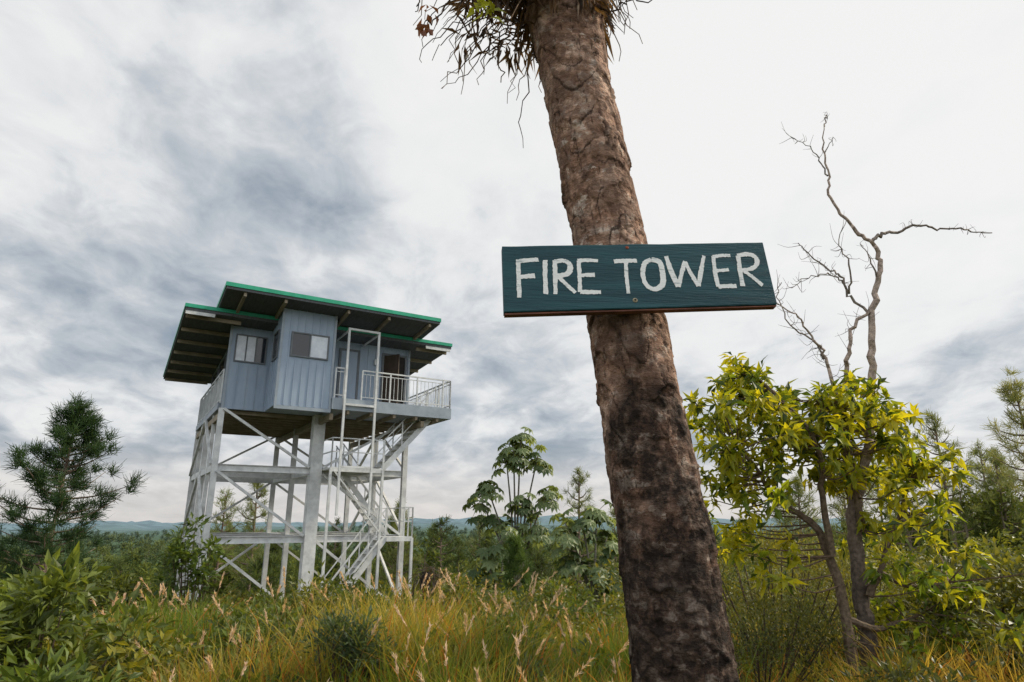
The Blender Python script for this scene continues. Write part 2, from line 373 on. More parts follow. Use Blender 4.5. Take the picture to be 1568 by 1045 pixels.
# ------------------------------------------------------------ sign
TL=np.array([-.032,1.896,2.453]);TRr=np.array([.860,2.001,2.515]);BL=np.array([-.024,1.859,2.216]);BR=np.array([.868,1.964,2.278])
U=TRr-TL;Vv=BL-TL;Nn=unit(np.cross(Vv,U));
if Nn[1]>0: Nn=-Nn
sign=empty('fire_tower_sign')
def S(u,v,h=0): return TL+U*u+Vv*v+Nn*h
mb=MB();T=.028;nu=40
rows=[]
for iu in range(nu+1):
    u=iu/nu;e1=noise.noise(Vector((u*9,0,3)))*.010;e2=noise.noise(Vector((u*9,5,3)))*.010
    rows.append([S(u,0+e1,-.002),S(u,.012+e1,0),S(u,.988+e2,0),S(u,1+e2,-.002),S(u,1+e2,-T),S(u,0+e1,-T)])
rows=np.array(rows);f=[]
for iu in range(nu):
    for q in range(6): f.append((iu*6+q,iu*6+(q+1)%6,(iu+1)*6+(q+1)%6,(iu+1)*6+q))
mb.add(rows.reshape(-1,3),f,(0,0,0))
mb.add([S(0,0,-.002),S(0,1,-.002),S(0,1,-T),S(0,0,-T)],[(0,1,2,3)],(0,0,0));mb.add([S(1,0,-.002),S(1,1,-.002),S(1,1,-T),S(1,0,-T)],[(3,2,1,0)],(0,0,0))
M_board=mat_noise('board_paint',(.009,.040,.050),(.018,.074,.086),2.2,.55,.3,7,(1,1,14),spec=.25,bs=14)
mb.build('board',M_board,sign)
mb=MB();hexa(mb,[S(.002,1.012,-.004),S(.998,1.012,-.004),S(.998,1.012,-T+.002),S(.002,1.012,-T+.002),S(.002,1.032,-.005),S(.998,1.028,-.005),S(.998,1.028,-T+.002),S(.002,1.032,-T+.002)])
mb.build('raw_wood_edge',mat_noise('raw_edge',(.09,.035,.025),(.2,.08,.05),8,.8,.3,6,(1,1,8)),sign)
def px(x,y):
    u=(x-771.)/409.; top=377-6*u;bot=478-12*u
    u2=(x-(769+3*(y-377)/101.))/((1168+22*(y-371)/95.)-(769+3*(y-377)/101.))
    return u2,(y-top)/(bot-top)
strokes=[
 [(792,399),(793,426),(794,457)],[(790,402),(806,400),(822,399)],[(794,426),(806,425),(817,424)],
 [(832,400),(832,426),(833,452)],
 [(846,400),(847,425),(847,452)],[(846,402),(860,401),(868,406),(869,415),(863,422),(848,425)],[(852,426),(864,438),(877,450)],
 [(882,401),(883,426),(884,449)],[(880,401),(896,400),(911,401)],[(883,424),(895,423),(906,423)],[(884,449),(900,449),(915,449)],
 [(935,402),(952,401),(970,401)],[(953,402),(954,425),(957,451)],
 [(992,399),(982,405),(979,420),(983,436),(993,444),(1003,443),(1010,435),(1009,416),(1004,403),(992,399)],
 [(1015,394),(1023,418),(1034,441)],[(1034,441),(1039,420),(1044,402)],[(1044,402),(1054,422),(1065,440)],[(1065,440),(1069,418),(1074,393)],
 [(1089,394),(1091,417),(1096,441)],[(1088,395),(1102,393),(1116,393)],[(1091,417),(1102,416),(1113,415)],[(1096,441),(1110,440),(1125,440)],
 [(1128,393),(1131,416),(1135,440)],[(1127,393),(1144,391),(1156,396),(1158,406),(1150,413),(1132,416)],[(1138,417),(1152,427),(1167,439)]]
mb=MB();hoff=.0012
for si,st in enumerate(strokes):
    q=np.array([px(*p_) for p_ in st])
    w3=np.array([S(a_,b_,hoff+si*.00005) for a_,b_ in q])
    pts=smooth_path(w3,8)
    Tn=unit(np.gradient(pts,axis=0));Sd=unit(np.cross(Tn,Nn))
    wd=.0074*(1+.14*rng.normal(size=(len(pts),1)).cumsum(0)*.3);wd=np.clip(wd,.0058,.0094)
    a1=pts+Sd*wd+rng.normal(size=pts.shape)*.0006;a2=pts-Sd*wd+rng.normal(size=pts.shape)*.0006
    a1-=np.outer((a1-w3[0])@Nn,Nn);a2-=np.outer((a2-w3[0])@Nn,Nn)
    v=np.stack([a1,a2],1).reshape(-1,3);f=[(2*q_,2*q_+1,2*q_+3,2*q_+2) for q_ in range(len(pts)-1)]
    mb.add(v,f,(.8,.8,.8))
mb.build('painted_letters',mat_noise('letter_paint',(.22,.27,.27),(.74,.74,.71),14,.6,.3,7,(1,1,5),lo=.3,hi=.44),sign)
mb=MB()
def disc(c_,r_,h_,C):
    th_=np.arange(12)/12*2*math.pi;Uu=unit(U);Vn=unit(Vv)
    ring=[c_+Uu*r_*math.cos(t_)+Vn*r_*math.sin(t_)+Nn*h_*.3 for t_ in th_];top=[c_+Uu*r_*.7*math.cos(t_)+Vn*r_*.7*math.sin(t_)+Nn*h_ for t_ in th_]
    v=ring+top+[c_+Nn*h_];f=[(q,(q+1)%12,12+(q+1)%12,12+q) for q in range(12)]+[(12+q,12+(q+1)%12,12+(q+2)%12,24) for q in range(0,12,2)]
    mb.add(v,f,C)
disc(S(*px(955,380)),.006,.003,(.25,.06,.03));disc(S(*px(967,461)),.008,.004,(.35,.3,.2));disc(S(*px(967,461),.0042),.004,.002,(.05,.04,.03))
mb.build('screws',M_bark,sign)

# ------------------------------------------------------------ fire tower
tw=empty('fire_lookout_tower',(-9.29,20.1,-1.4),R(31.4))
M_steel=mat_noise('white_steel',(.44,.45,.45),(.66,.67,.66),3,.5,.1,5)
M_clad=mat_noise('blue_cladding',(.24,.305,.39),(.31,.375,.46),2,.5,.08,4,(1,1,.3))
M_trim=mat_noise('trim_grey',(.23,.27,.31),(.30,.34,.38),3,.5,.05)
M_green=mat_noise('green_roof',(.02,.27,.16),(.03,.35,.21),4,.4,.05)
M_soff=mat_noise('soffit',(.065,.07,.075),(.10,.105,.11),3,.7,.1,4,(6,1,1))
M_raft=mat_noise('rafter',(.20,.16,.11),(.3,.25,.18),3,.7,.1)
M_glass,nt_,N_,L_=newmat('window_glass')
p=nd(N_,'ShaderNodeBsdfPrincipled');p.inputs['Base Color'].default_value=(.015,.02,.028,1);p.inputs['Roughness'].default_value=.06;p.inputs['Specular IOR Level'].default_value=.5
tco_=nd(N_,'ShaderNodeTexCoord');nx=nd(N_,'ShaderNodeTexNoise');nx.inputs['Scale'].default_value=2;L_.new(tco_.outputs['Object'],nx.inputs['Vector']);bb=nd(N_,'ShaderNodeBump');bb.inputs['Strength'].default_value=.05;L_.new(nx.outputs['Fac'],bb.inputs['Height']);L_.new(bb.outputs[0],p.inputs['Normal'])
o=nd(N_,'ShaderNodeOutputMaterial');L_.new(p.outputs[0],o.inputs[0])
M_refl=mat_noise('painted_sky_reflection',(.46,.50,.56),(.62,.66,.71),4,.3,0,spec=.6)  # pale pane colour imitates sky reflected in the glass
M_dark=mat_noise('painted_interior_shade',(.02,.018,.015),(.035,.03,.025),4,.8,0)
M_frame=mat_noise('window_frame',(.10,.11,.12),(.15,.16,.17),4,.5,0)
mb=MB()
us=[0,3.1,6.3];vs_=[0,3.2,6.5]
for u in us:
    for v in vs_:
        big=(u==3.1 and v==0)
        w_=.38 if big else .17
        zb=-1.2
        if big: box(mb,u-w_/2,u+w_/2,v-w_/2,v+w_/2,zb,6.42)
        else:
            box(mb,u-w_/2,u+w_/2,v-w_/2,v-w_/2+.02,zb,6.42);box(mb,u-w_/2,u+w_/2,v+w_/2-.02,v+w_/2,zb,6.42);box(mb,u-.012,u+.012,v-w_/2+.02,v+w_/2-.02,zb,6.42)
        box(mb,u-w_/2-.07,u+w_/2+.07,v-w_/2-.07,v+w_/2+.07,-.05,.03)
for v in (1.6,4.9):
    box(mb,-.06,.06,v-.06,v+.06,-1.2,6.42)
for z in (2.37,4.56):
    for v in vs_:
        for a_,b_ in ((0,3.1),(3.1,6.3)):
            e0=.2 if (a_==3.1 and v==0) else .09;e1=.2 if (b_==3.1 and v==0) else .09
            beam(mb,(a_+e0,v,z+.1),(b_-e1,v,z+.1),.12,.02);beam(mb,(a_+e0,v,z-.1),(b_-e1,v,z-.1),.12,.02);beam(mb,(a_+e0,v,z),(b_-e1,v,z),.02,.178)
    for u in us:
        beam(mb,(u,.09 if u!=3.1 else .2,z-.01),(u,3.11,z-.01),.1,.2);beam(mb,(u,3.29,z-.01),(u,6.41,z-.01),.1,.2)
def brace(a,b): beam(mb,a,b,.08,.08)
for z0,z1 in ((4.66,6.4),(2.47,4.46),(.1,2.27)):
    brace((.05,-.11,z1),(2.88,-.11,z0))
    if z0>4: brace((3.32,-.11,z0),(6.2,-.11,z1))
    else: brace((3.32,-.11,z1),(6.2,-.11,z0))
    brace((-.11,.1,z0),(-.11,3.1,z1));brace((-.11,6.4,z0),(-.11,3.3,z1))
    brace((6.41,.1,z0),(6.41,3.1,z1));brace((6.41,6.4,z0),(6.41,3.3,z1))
    brace((.1,6.61,z0),(3.0,6.61,z1));brace((6.2,6.61,z0),(3.2,6.61,z1))
mb.build('steel_frame',M_steel,tw)
mb=MB()
for v in np.arange(.3,6.5,.62): beam(mb,(0.05,v,6.36),(6.25,v,6.36),.08,.12)
for u in (0,3.1,6.3): beam(mb,(u,-1.5 if u>3 else .1,6.2),(u,6.4,6.2),.12,.2)
for u in (3.6,4.4,5.2,6.0,6.8): beam(mb,(u,-1.65,6.36),(u,-.1,6.36),.08,.12)
mb.build('floor_joists',M_raft,tw)
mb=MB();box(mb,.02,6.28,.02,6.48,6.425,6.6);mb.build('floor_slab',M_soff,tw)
mb=MB();box(mb,3.04,7.3,-1.7,-.01,6.42,6.8);box(mb,6.32,7.3,0,2.6,6.42,6.8);box(mb,-.1,.2,.3,6.6,6.42,6.62)
mb.build('deck',M_trim,tw)
mb=MB()
hexa(mb,[(.0,0,6.42),(6.3,0,6.42),(6.3,.12,6.42),(.0,.12,6.42),(.0,0,9.46),(6.3,0,9.46),(6.3,.12,9.45),(.0,.12,9.45)])
for u0,u1 in ((.25,.37),(6.18,6.298)):
    hexa(mb,[(u0,.121,6.42),(u1,.121,6.42),(u1,6.5,6.42),(u0,6.5,6.42),(u0,.121,9.2),(u1,.121,9.2),(u1,6.5,8.76),(u0,6.5,8.76)])
box(mb,.37,6.18,6.38,6.5,6.42,8.76)
hexa(mb,[(1.3,-1.6,6.42),(3.0,-1.6,6.42),(3.0,-.001,6.42),(1.3,-.001,6.42),(1.3,-1.6,9.63),(3.0,-1.6,9.63),(3.0,-.001,9.46),(1.3,-.001,9.46)])
mb.build('walls',M_clad,tw)
mb=MB()
def bat_f(u,v,z0,z1): box(mb,u-.018,u+.018,v-.022,v-.001,z0,z1)
for u in np.arange(.02,1.3,.30):
    if .15<u<1.2: bat_f(u,0,6.44,7.96);bat_f(u,0,8.95,9.44)
    else: bat_f(u,0,6.44,9.44)
for u in np.arange(1.32,3.0,.235):
    if 1.6<u<2.82: bat_f(u,-1.6,6.43,7.97);bat_f(u,-1.6,8.87,9.62)
    else: bat_f(u,-1.6,6.43,9.62)
for u in np.arange(3.2,6.3,.30):
    if 3.6<u<4.4 or 5.2<u<6.2: bat_f(u,0,8.97,9.44)
    else: bat_f(u,0,6.82,9.44)
for v in np.arange(-1.5,0,.3): box(mb,1.28,1.299,v-.018,v+.018,6.43,9.5)
for v in np.arange(.3,6.5,.3): box(mb,.228,.249,v-.018,v+.018,6.6,7.7);box(mb,6.3,6.32,v-.018,v+.018,6.82,9.0-.06*v)
mb.build('battens',M_clad,tw)
mb=MB()
box(mb,1.27,1.345,-1.63,-1.602,6.41,9.62);box(mb,2.955,3.03,-1.63,-1.602,6.41,9.62);box(mb,1.27,3.03,-1.635,-1.603,6.30,6.41)
box(mb,-.03,.05,-.035,-.002,6.41,9.2);box(mb,6.25,6.33,-.035,-.002,6.82,9.44)
mb.build('trim',M_trim,tw)
fr=MB();gl=MB();refl=MB()
def window(u0,u1,z0,z1,v,light=None,n=2):
    t=.045
    box(fr,u0-t,u1+t,v-.05,v-.003,z1,z1+t);box(fr,u0-t,u1+t,v-.05,v-.003,z0-t,z0);box(fr,u0-t,u0,v-.05,v-.003,z0,z1);box(fr,u1,u1+t,v-.05,v-.003,z0,z1)
    for k_ in range(1,n): uu=u0+(u1-u0)*k_/n;box(fr,uu-.02,uu+.02,v-.045,v-.024,z0,z1)
    for k_ in range(n):
        a_=u0+(u1-u0)*k_/n;b_=u0+(u1-u0)*(k_+1)/n
        box(refl if light and k_ in light else gl,a_+.001,b_-.001,v-.02,v-.004,z0+.001,z1-.001)
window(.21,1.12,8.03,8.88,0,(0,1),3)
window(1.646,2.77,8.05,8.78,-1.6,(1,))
def swin(v0,v1,z0,z1,u):
    t=.05
    box(fr,u-.05,u-.003,v0-t,v1+t,z1,z1+t);box(fr,u-.05,u-.003,v0-t,v1+t,z0-t,z0);box(fr,u-.05,u-.003,v0-t,v0,z0,z1);box(fr,u-.05,u-.003,v1,v1+t,z0,z1)
    box(gl,u-.02,u-.004,v0+.001,v1-.001,z0+.001,z1-.001)
swin(.5,2.2,7.85,8.8,.25);swin(2.6,4.1,7.85,8.7,.25);swin(4.5,6.1,7.85,8.6,.25);swin(-1.25,-.6,8.03,8.88,1.3)
for v0,v1 in ((1.2,2.6),(3.4,5.2)):
    box(gl,6.299,6.31,v0,v1,7.8,8.7)
box(fr,3.62,3.70,-.05,-.003,6.8,8.92);box(fr,4.30,4.38,-.05,-.003,6.8,8.92);box(fr,3.70,4.30,-.05,-.003,8.84,8.92)
box(fr,5.22,5.3,-.05,-.003,6.8,8.95);box(fr,6.12,6.2,-.05,-.003,6.8,8.95);box(fr,5.3,6.12,-.05,-.003,8.87,8.95)
fr.build('window_and_door_frames',M_frame,tw);gl.build('window_glass',M_glass,tw);refl.build('painted_reflection_panes',M_refl,tw)  # pale panes carry a painted sky reflection
mb=MB();box(mb,3.701,4.299,-.03,-.004,6.81,8.84);box(mb,3.8,4.2,-.036,-.031,7.9,8.6);mb.build('door',M_clad,tw)
mb=MB();box(mb,5.301,6.119,-.012,-.004,6.81,8.87);mb.build('doorway_shade_panel',M_dark,tw)  # dark sheet over the solid wall, interior shade put into its colour
mb=MB();hexa(mb,[(5.305,-.02,6.83),(5.345,-.02,6.83),(5.68,-.62,6.83),(5.64,-.64,6.83),(5.305,-.02,8.83),(5.345,-.02,8.83),(5.68,-.62,8.83),(5.64,-.64,8.83)])
mb.build('open_door_leaf',mat_noise('door_brown',(.05,.035,.025),(.08,.055,.04),5,.6,.1),tw)
mb=MB();box(mb,4.92,5.02,-.12,-.003,8.45,8.62);box(mb,4.93,5.01,-.1,-.01,8.62,8.66);mb.build('wall_lamp',M_steel,tw)
def lo_z(v): return 9.45-.066*(v+.9)
def up_z(v): return 9.85-.105*(v+2.4)
def roof(g,s,u0,u1,v0,v1,fz,cover=.10):
    t=.21
    hexa(g,[(u0,v0,fz(v0)-cover),(u1,v0,fz(v0)-cover),(u1,v1,fz(v1)-cover),(u0,v1,fz(v1)-cover),(u0,v0,fz(v0)),(u1,v0,fz(v0)),(u1,v1,fz(v1)),(u0,v1,fz(v1))])
    i_=.03
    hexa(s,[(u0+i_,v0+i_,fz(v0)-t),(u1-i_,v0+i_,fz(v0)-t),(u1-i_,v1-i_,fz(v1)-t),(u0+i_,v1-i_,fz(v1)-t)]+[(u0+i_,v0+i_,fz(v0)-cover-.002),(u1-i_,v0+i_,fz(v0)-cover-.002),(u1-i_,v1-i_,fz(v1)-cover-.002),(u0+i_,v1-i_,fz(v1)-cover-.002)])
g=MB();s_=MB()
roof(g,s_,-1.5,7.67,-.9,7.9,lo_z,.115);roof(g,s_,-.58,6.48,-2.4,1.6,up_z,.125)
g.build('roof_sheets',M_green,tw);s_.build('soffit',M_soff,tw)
mb=MB()
for u in (.0,1.2,3.2,4.6,6.1): beam(mb,(u,-2.3,up_z(-2.3)-.27),(u,-.06 if not 1.3<u<3 else -1.65,up_z(-.06)-.27),.08,.12)
for v in np.arange(-.5,7.8,1.35):
    beam(mb,(-1.42,v,lo_z(v)-.27),(.2,v,lo_z(v)-.27),.08,.12);beam(mb,(6.35,v,lo_z(v)-.27),(7.6,v,lo_z(v)-.27),.08,.12)
mb.build('rafters',M_raft,tw)
mb=MB();beam(mb,(-1.46,-.84,lo_z(-.9)-.27),(-.62,-.84,lo_z(-.9)-.27),.04,.11);beam(mb,(6.6,-.84,lo_z(-.9)-.27),(7.6,-.84,lo_z(-.9)-.27),.04,.11)
beam(mb,(3.0,.4,9.4),(3.0,.4,10.7),.012)
mb.build('eave_beams',M_steel,tw)
mb=MB()
def rail(pts,h=1.0,step=.14,bal=True):
    for a_,b_ in zip(pts[:-1],pts[1:]):
        a_=np.array(a_,float);b_=np.array(b_,float);ln=np.linalg.norm(b_-a_)
        up=np.array([0,0,1.])
        beam(mb,a_+up*h,b_+up*h,.045);beam(mb,a_+up*.1,b_+up*.1,.03);beam(mb,a_+up*h*.88,b_+up*h*.88,.025)
        k_=max(1,int(ln/step))
        for q in range(k_+1):
            p_=a_+(b_-a_)*q/k_
            if q%7==0 or q==k_: beam(mb,p_,p_+up*h,.045)
            elif bal: beam(mb,p_+up*.1,p_+up*h*.88,.014)
rail([(4.0,-1.66,6.8),(7.26,-1.66,6.8),(7.26,2.5,6.8)])
rail([(3.1,-1.66,6.8),(3.4,-1.66,6.8)])
rail([(-.06,.1,6.6),(-.06,6.5,6.6)],h=1.1)
for u in (3.42,4.46):
    beam(mb,(u,-1.76,3.1),(u,-1.76,9.12),.07)
beam(mb,(3.385,-1.76,9.155),(4.495,-1.76,9.155),.07)
beam(mb,(3.46,-1.76,6.60),(4.42,-1.76,6.60),.07);beam(mb,(3.46,-1.76,4.6),(4.42,-1.76,4.6),.06)
beam(mb,(3.42,-1.72,9.1),(3.42,-.05,9.1),.05);beam(mb,(4.46,-1.72,9.1),(4.46,-.05,9.1),.05)
mb.build('railings_and_hoist_frame',M_steel,tw)
mb=MB()
def flight(u0,z0,u1,z1,v,w_=.85):
    n_=max(2,int(abs(z1-z0)/.2))
    for sv in (-w_/2,w_/2):
        beam(mb,(u0,v+sv,z0),(u1,v+sv,z1),.04,.18)
        beam(mb,(u0,v+sv,z0+.95),(u1,v+sv,z1+.95),.035);beam(mb,(u0,v+sv,z0+.5),(u1,v+sv,z1+.5),.025)
        for t_ in (0.02,.33,.66,.98):
            p_=np.array((u0+(u1-u0)*t_,v+sv,z0+(z1-z0)*t_));beam(mb,p_,p_+np.array([0,0,.95]),.035)
    for q in range(n_):
        t_=(q+.5)/n_;uu=u0+(u1-u0)*t_;zz_=z0+(z1-z0)*t_
        box(mb,uu-.10,uu+.10,v-w_/2+.025,v+w_/2-.025,zz_-.015,zz_+.015)
def land(u0,u1,v0,v1,z,sides):
    box(mb,u0,u1,v0,v1,z-.05,z)
    box(mb,u0,u1,v0-.03,v0-.002,z-.14,z+.01);box(mb,u0,u1,v1+.002,v1+.03,z-.14,z+.01)
    for s1,s2 in sides:
        a_=np.array(s1,float);b_=np.array(s2,float)
        for h_ in (.5,.95): beam(mb,a_+[0,0,h_],b_+[0,0,h_],.035)
        for t_ in (0,.5,1): p_=a_+(b_-a_)*t_;beam(mb,p_,p_+np.array([0,0,.95]),.04)
flight(6.95,6.7,5.05,4.62,-.75)
land(3.3,5.05,-1.2,1.2,4.62,[((3.3,-1.2,4.62),(5.05,-1.2,4.62)),((3.3,-1.2,4.62),(3.3,1.2,4.62))])
flight(4.1,4.62,5.9,2.43,.75)
land(5.3,6.2,-1.2,1.2,2.43,[((6.2,-1.2,2.43),(6.2,1.2,2.43)),((5.3,1.2,2.43),(6.2,1.2,2.43)),((5.9,-1.2,2.43),(6.2,-1.2,2.43))])
flight(5.3,2.43,3.5,.1,-.75)
for u in (3.3,5.05): beam(mb,(u,-1.2,0),(u,-1.2,4.6),.08)
beam(mb,(6.2,-1.2,0),(6.2,-1.2,2.4),.08)
beam(mb,(3.4,-1.26,4.5),(5.0,-1.26,2.6),.05);beam(mb,(3.4,-1.26,.3),(5.0,-1.26,2.3),.05)
mb.build('stairs',M_steel,tw)
mb=MB();box(mb,2.6,7.0,-2.0,1.5,-.6,-.02);box(mb,-.4,.4,-.4,.4,-.6,-.06)
mb.build('concrete_footing',mat_noise('concrete',(.3,.29,.27),(.42,.41,.38),4,.9,.2),tw)

# ------------------------------------------------------------ bare tree
BY=6.5
bare=dict(main=[(3.35,-.1),(3.35,.17),(3.34,.62),(3.35,1.08),(3.38,1.57),(3.44,1.82),(3.61,2.27),(3.69,2.61),(3.81,3.16),(3.85,3.59),(3.99,4.04),(4.06,4.35),(4.01,4.57),(3.85,4.70),(3.73,4.90),(3.63,5.11),(3.63,5.40),(3.63,5.69),(3.68,6.09)],
right=[(4.01,4.57),(4.18,4.70),(4.41,4.76),(4.60,4.82),(4.85,4.79),(5.07,4.75),(5.25,4.77),(5.47,4.74)],
t1=[(3.63,5.40),(3.57,5.61),(3.47,5.78),(3.30,5.94)],t2=[(3.63,5.69),(3.76,5.91)],t3=[(3.68,6.05),(3.77,6.26),(3.86,6.33)],
s2=[(3.38,1.5),(3.46,2.61),(3.53,3.02),(3.56,3.34),(3.67,3.59),(3.84,3.75)],
s2b=[(3.84,3.75),(3.66,3.96),(3.59,4.15),(3.51,4.31),(3.31,4.46),(3.21,4.58)],
s3=[(3.36,1.4),(3.34,2.61),(3.34,2.88),(3.30,3.23),(3.23,3.34),(3.08,3.52),(2.96,3.66),(2.80,3.81)],
s3b=[(3.30,3.23),(3.25,3.44),(3.02,3.62),(2.92,3.96),(2.97,4.11)],
s4=[(3.62,4.08),(3.58,4.11),(3.33,4.11),(3.07,4.04),(2.92,3.92)],s5=[(3.67,3.96),(3.64,4.23),(3.6,4.5),(3.68,4.78)],s6=[(4.0,4.11),(3.94,4.35),(3.92,4.58)])
radd=dict(main=(.085,.012),right=(.020,.006),t1=(.010,.003),t2=(.008,.003),t3=(.008,.0025),s2=(.032,.016),s2b=(.016,.005),s3=(.028,.006),s3b=(.012,.004),s4=(.010,.003),s5=(.012,.003),s6=(.012,.004))
bt=empty('bare_tree');mb=MB()
for k_,pp in bare.items():
    pts=np.array([(x_,BY,z_) for x_,z_ in pp],float)
    off=np.cumsum(rng.normal(size=len(pts))*.07)
    if k_!='main': pts[:,1]+=off-off[0]
    path=smooth_path(pts,5,.010)
    r0,r1=radd[k_];n_=len(path);rr=np.linspace(0,1,n_)
    rad_=r1+(r0-r1)*(1-rr)**1.3
    if k_=='main': rad_=np.interp(path[:,2],[0,1.5,2.6,4.3,4.6,5.4,6.1],[.085,.066,.045,.028,.020,.012,.005])
    cc=np.array([.32,.25,.205]) if k_ in('main','s2','s3') else np.array([.20,.165,.14])
    zc_=np.clip((path[:,2]-.3)/2.2,.3,1)
    C_=np.repeat(cc[None]*zc_[:,None],8,0)
    tube(mb,path,rad_,C_,8,.08)
    if k_!='main':
        for q in range(int(n_*.8)):
            i0=rng.integers(n_//3,n_);p0=path[i0];
            d=unit(path[min(i0+1,n_-1)]-path[max(i0-1,0)]+rng.normal(size=3)*.9)
            ln=rng.uniform(.06,.26)*(.45 if k_ in('right','t3','t2') else 1)
            tp=[p0,p0+d*ln*.5+rng.normal(size=3)*.02,p0+d*ln+[0,0,ln*.2]]
            tube(mb,smooth_path(tp,3),np.linspace(.0032,.0012,7),(.14,.12,.11),4)
mb.build('trunk_and_branches',M_bark,bt)

# ------------------------------------------------------------ yellow broadleaf tree
yt=empty('broadleaf_tree');mb=MB()
ys=[[(3.12,-.1),(3.09,.17),(3.12,.79),(3.06,1.26),(2.99,1.51),(2.79,1.69),(2.55,1.85),(2.41,2.04),(2.16,2.27)],
[(3.06,1.26),(3.0,1.82),(2.95,2.21),(2.73,2.61),(2.49,2.88),(2.37,3.02)],[(3.38,1.5),(3.35,2.21),(3.26,2.54),(3.09,2.74)],
[(3.36,.9),(3.6,1.3),(3.8,1.6),(3.98,2.1)],[(3.5,1.1),(3.7,1.0),(3.95,1.05)],[(3.12,.7),(3.4,.62),(3.6,.66),(3.9,.75)]]
ends=[]
for si,pp in enumerate(ys):
    pts=np.array([(x_,BY-.12,z_) for x_,z_ in pp],float);off=np.cumsum(rng.normal(size=len(pts))*.06);pts[:,1]+=off-off[0]
    path=smooth_path(pts,5,.006);n_=len(path)
    r0=.062 if si==0 else .035
    tube(mb,path,np.linspace(r0,.012,n_),(.13,.095,.065),7,.06);ends.append(path)
allp=np.concatenate(ends)
tufts=np.array([(2.37,3.02),(2.48,2.81),(2.13,2.61),(2.68,2.74),(1.95,2.54),(1.96,2.27),(2.24,2.34),(2.8,2.61),(2.51,2.4),(3.1,2.81),(2.87,2.34),(3.24,2.61),(3.49,2.74),(3.7,2.74),(3.0,2.08),(2.67,2.08),(2.41,2.08),(2.13,1.95),(3.28,2.21),(3.62,2.27),(3.88,2.21),(3.99,2.08),(3.71,1.95),(3.86,1.69),(3.44,1.95),(4.09,2.27),(3.52,1.57),(3.75,1.39),(3.97,1.57),(2.36,1.57),(2.15,1.39),(2.53,1.39),(3.8,0.97),(3.57,1.08),(3.99,0.97),(3.68,0.62),(4.0,0.68),(3.5,0.62),
 (2.3,2.75),(2.6,2.6),(3.0,2.65),(3.0,2.4),(3.6,2.5),(3.2,2.0),(2.25,1.25),(4.1,1.3),(4.15,.9),(3.3,2.7),(2.35,3.0),(3.4,2.45),(2.1,1.75),(2.05,2.1),(4.2,1.9)])
lf=MB()
for tx,tz in tufts:
    for sub in range(6 if tz>1.9 else 4):
        c_=np.array([tx+rng.normal()*.11,BY-.1+rng.normal()*.4,tz+rng.normal()*.10])
        d2=np.linalg.norm((allp-c_)*np.array([1,.6,1.3]),axis=1)+(allp[:,2]>c_[2])*.3;b_=allp[np.argmin(d2)]
        path=smooth_path([b_,(b_+c_)/2+rng.normal(size=3)*.03-[0,0,.04],c_],4)
        tube(mb,path,np.linspace(.009,.004,len(path)),(.13,.09,.06),4)
        n=rng.integers(13,22)
        D=rdir(n,.15);P=c_+D*.015+rng.normal(size=(n,3))*.028
        hue=rng.uniform(0,1,(n,1));bas=rng.uniform(0,1)
        yg=np.array([.44,.40,.015]);gn=np.array([.12,.18,.018]);dk=np.array([.045,.075,.012])
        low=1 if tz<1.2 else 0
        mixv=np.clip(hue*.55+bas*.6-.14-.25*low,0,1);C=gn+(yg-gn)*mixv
        C=np.where(rng.uniform(size=(n,1))<.15,dk,C)
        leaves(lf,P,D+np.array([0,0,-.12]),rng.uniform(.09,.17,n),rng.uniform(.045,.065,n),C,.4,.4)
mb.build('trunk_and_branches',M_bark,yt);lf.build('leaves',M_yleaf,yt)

# ------------------------------------------------------------ shrubs
def shrub_geo(lf,st,x,y,h,w_,nblob,nl,ll,lw,c1,c2,zbias=.3,base=None,stems=True):
    z0=float(gz(x,y)) if base is None else base
    for b in range(nblob):
        a=rng.uniform(0,2*math.pi);r=w_*math.sqrt(rng.uniform())*.85;zt=h*(1-.45*(r/w_)**2)*rng.uniform(.25,1)**.7
        c=np.array([x+r*math.cos(a),y+r*math.sin(a),z0+zt])
        if stems: tube(st,smooth_path([(x+r*.2*math.cos(a),y+r*.2*math.sin(a),z0-.05),(x+r*.7*math.cos(a),y+r*.7*math.sin(a),z0+zt*.6),tuple(c)],3),np.linspace(.012,.004,7)*max(1,h/1.5),(.07,.05,.035),4)
        n=int(nl*rng.uniform(.6,1.4));s=w_*.5/math.sqrt(nblob/6+.5)
        off=rng.normal(size=(n,3))*s*np.array([.5,.5,.42]);D=unit(off+rng.normal(size=(n,3))*s*.4+np.array([0,0,s*zbias]))
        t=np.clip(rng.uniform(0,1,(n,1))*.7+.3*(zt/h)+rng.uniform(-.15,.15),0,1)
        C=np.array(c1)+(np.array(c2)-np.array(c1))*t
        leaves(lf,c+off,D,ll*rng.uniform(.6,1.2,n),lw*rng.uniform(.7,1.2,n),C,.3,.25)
def shrub(name,*a,mat=None,**k):
    e=empty(name);lf=MB();st=MB();shrub_geo(lf,st,*a,**k);lf.build('leaves',mat or M_leaf,e);st.build('stems',M_bark,e)
G1=(.03,.055,.012);G2=(.12,.16,.025);OL=(.16,.15,.025);DK=(.018,.032,.009);YG=(.26,.24,.025)
shrub('broadleaf_shrub',-3.55,5.2,1.25,.8,26,70,.15,.06,(.02,.04,.01),(.17,.21,.035))
shrub('broadleaf_shrub',-4.9,6.2,1.2,1.1,28,75,.15,.065,DK,(.14,.19,.03))
shrub('broadleaf_shrub',-3.0,4.1,.75,.65,18,60,.13,.055,(.02,.04,.01),(.13,.18,.03))
shrub('broadleaf_shrub',-6.6,8.4,1.25,1.3,22,90,.13,.06,DK,G2)
shrub('broadleaf_shrub',-2.45,6.9,.85,.5,12,80,.10,.035,DK,G2)
shrub('grey_green_shrub',-1.35,5.4,.88,.45,24,130,.07,.018,(.02,.04,.02),(.10,.14,.06),zbias=.8)
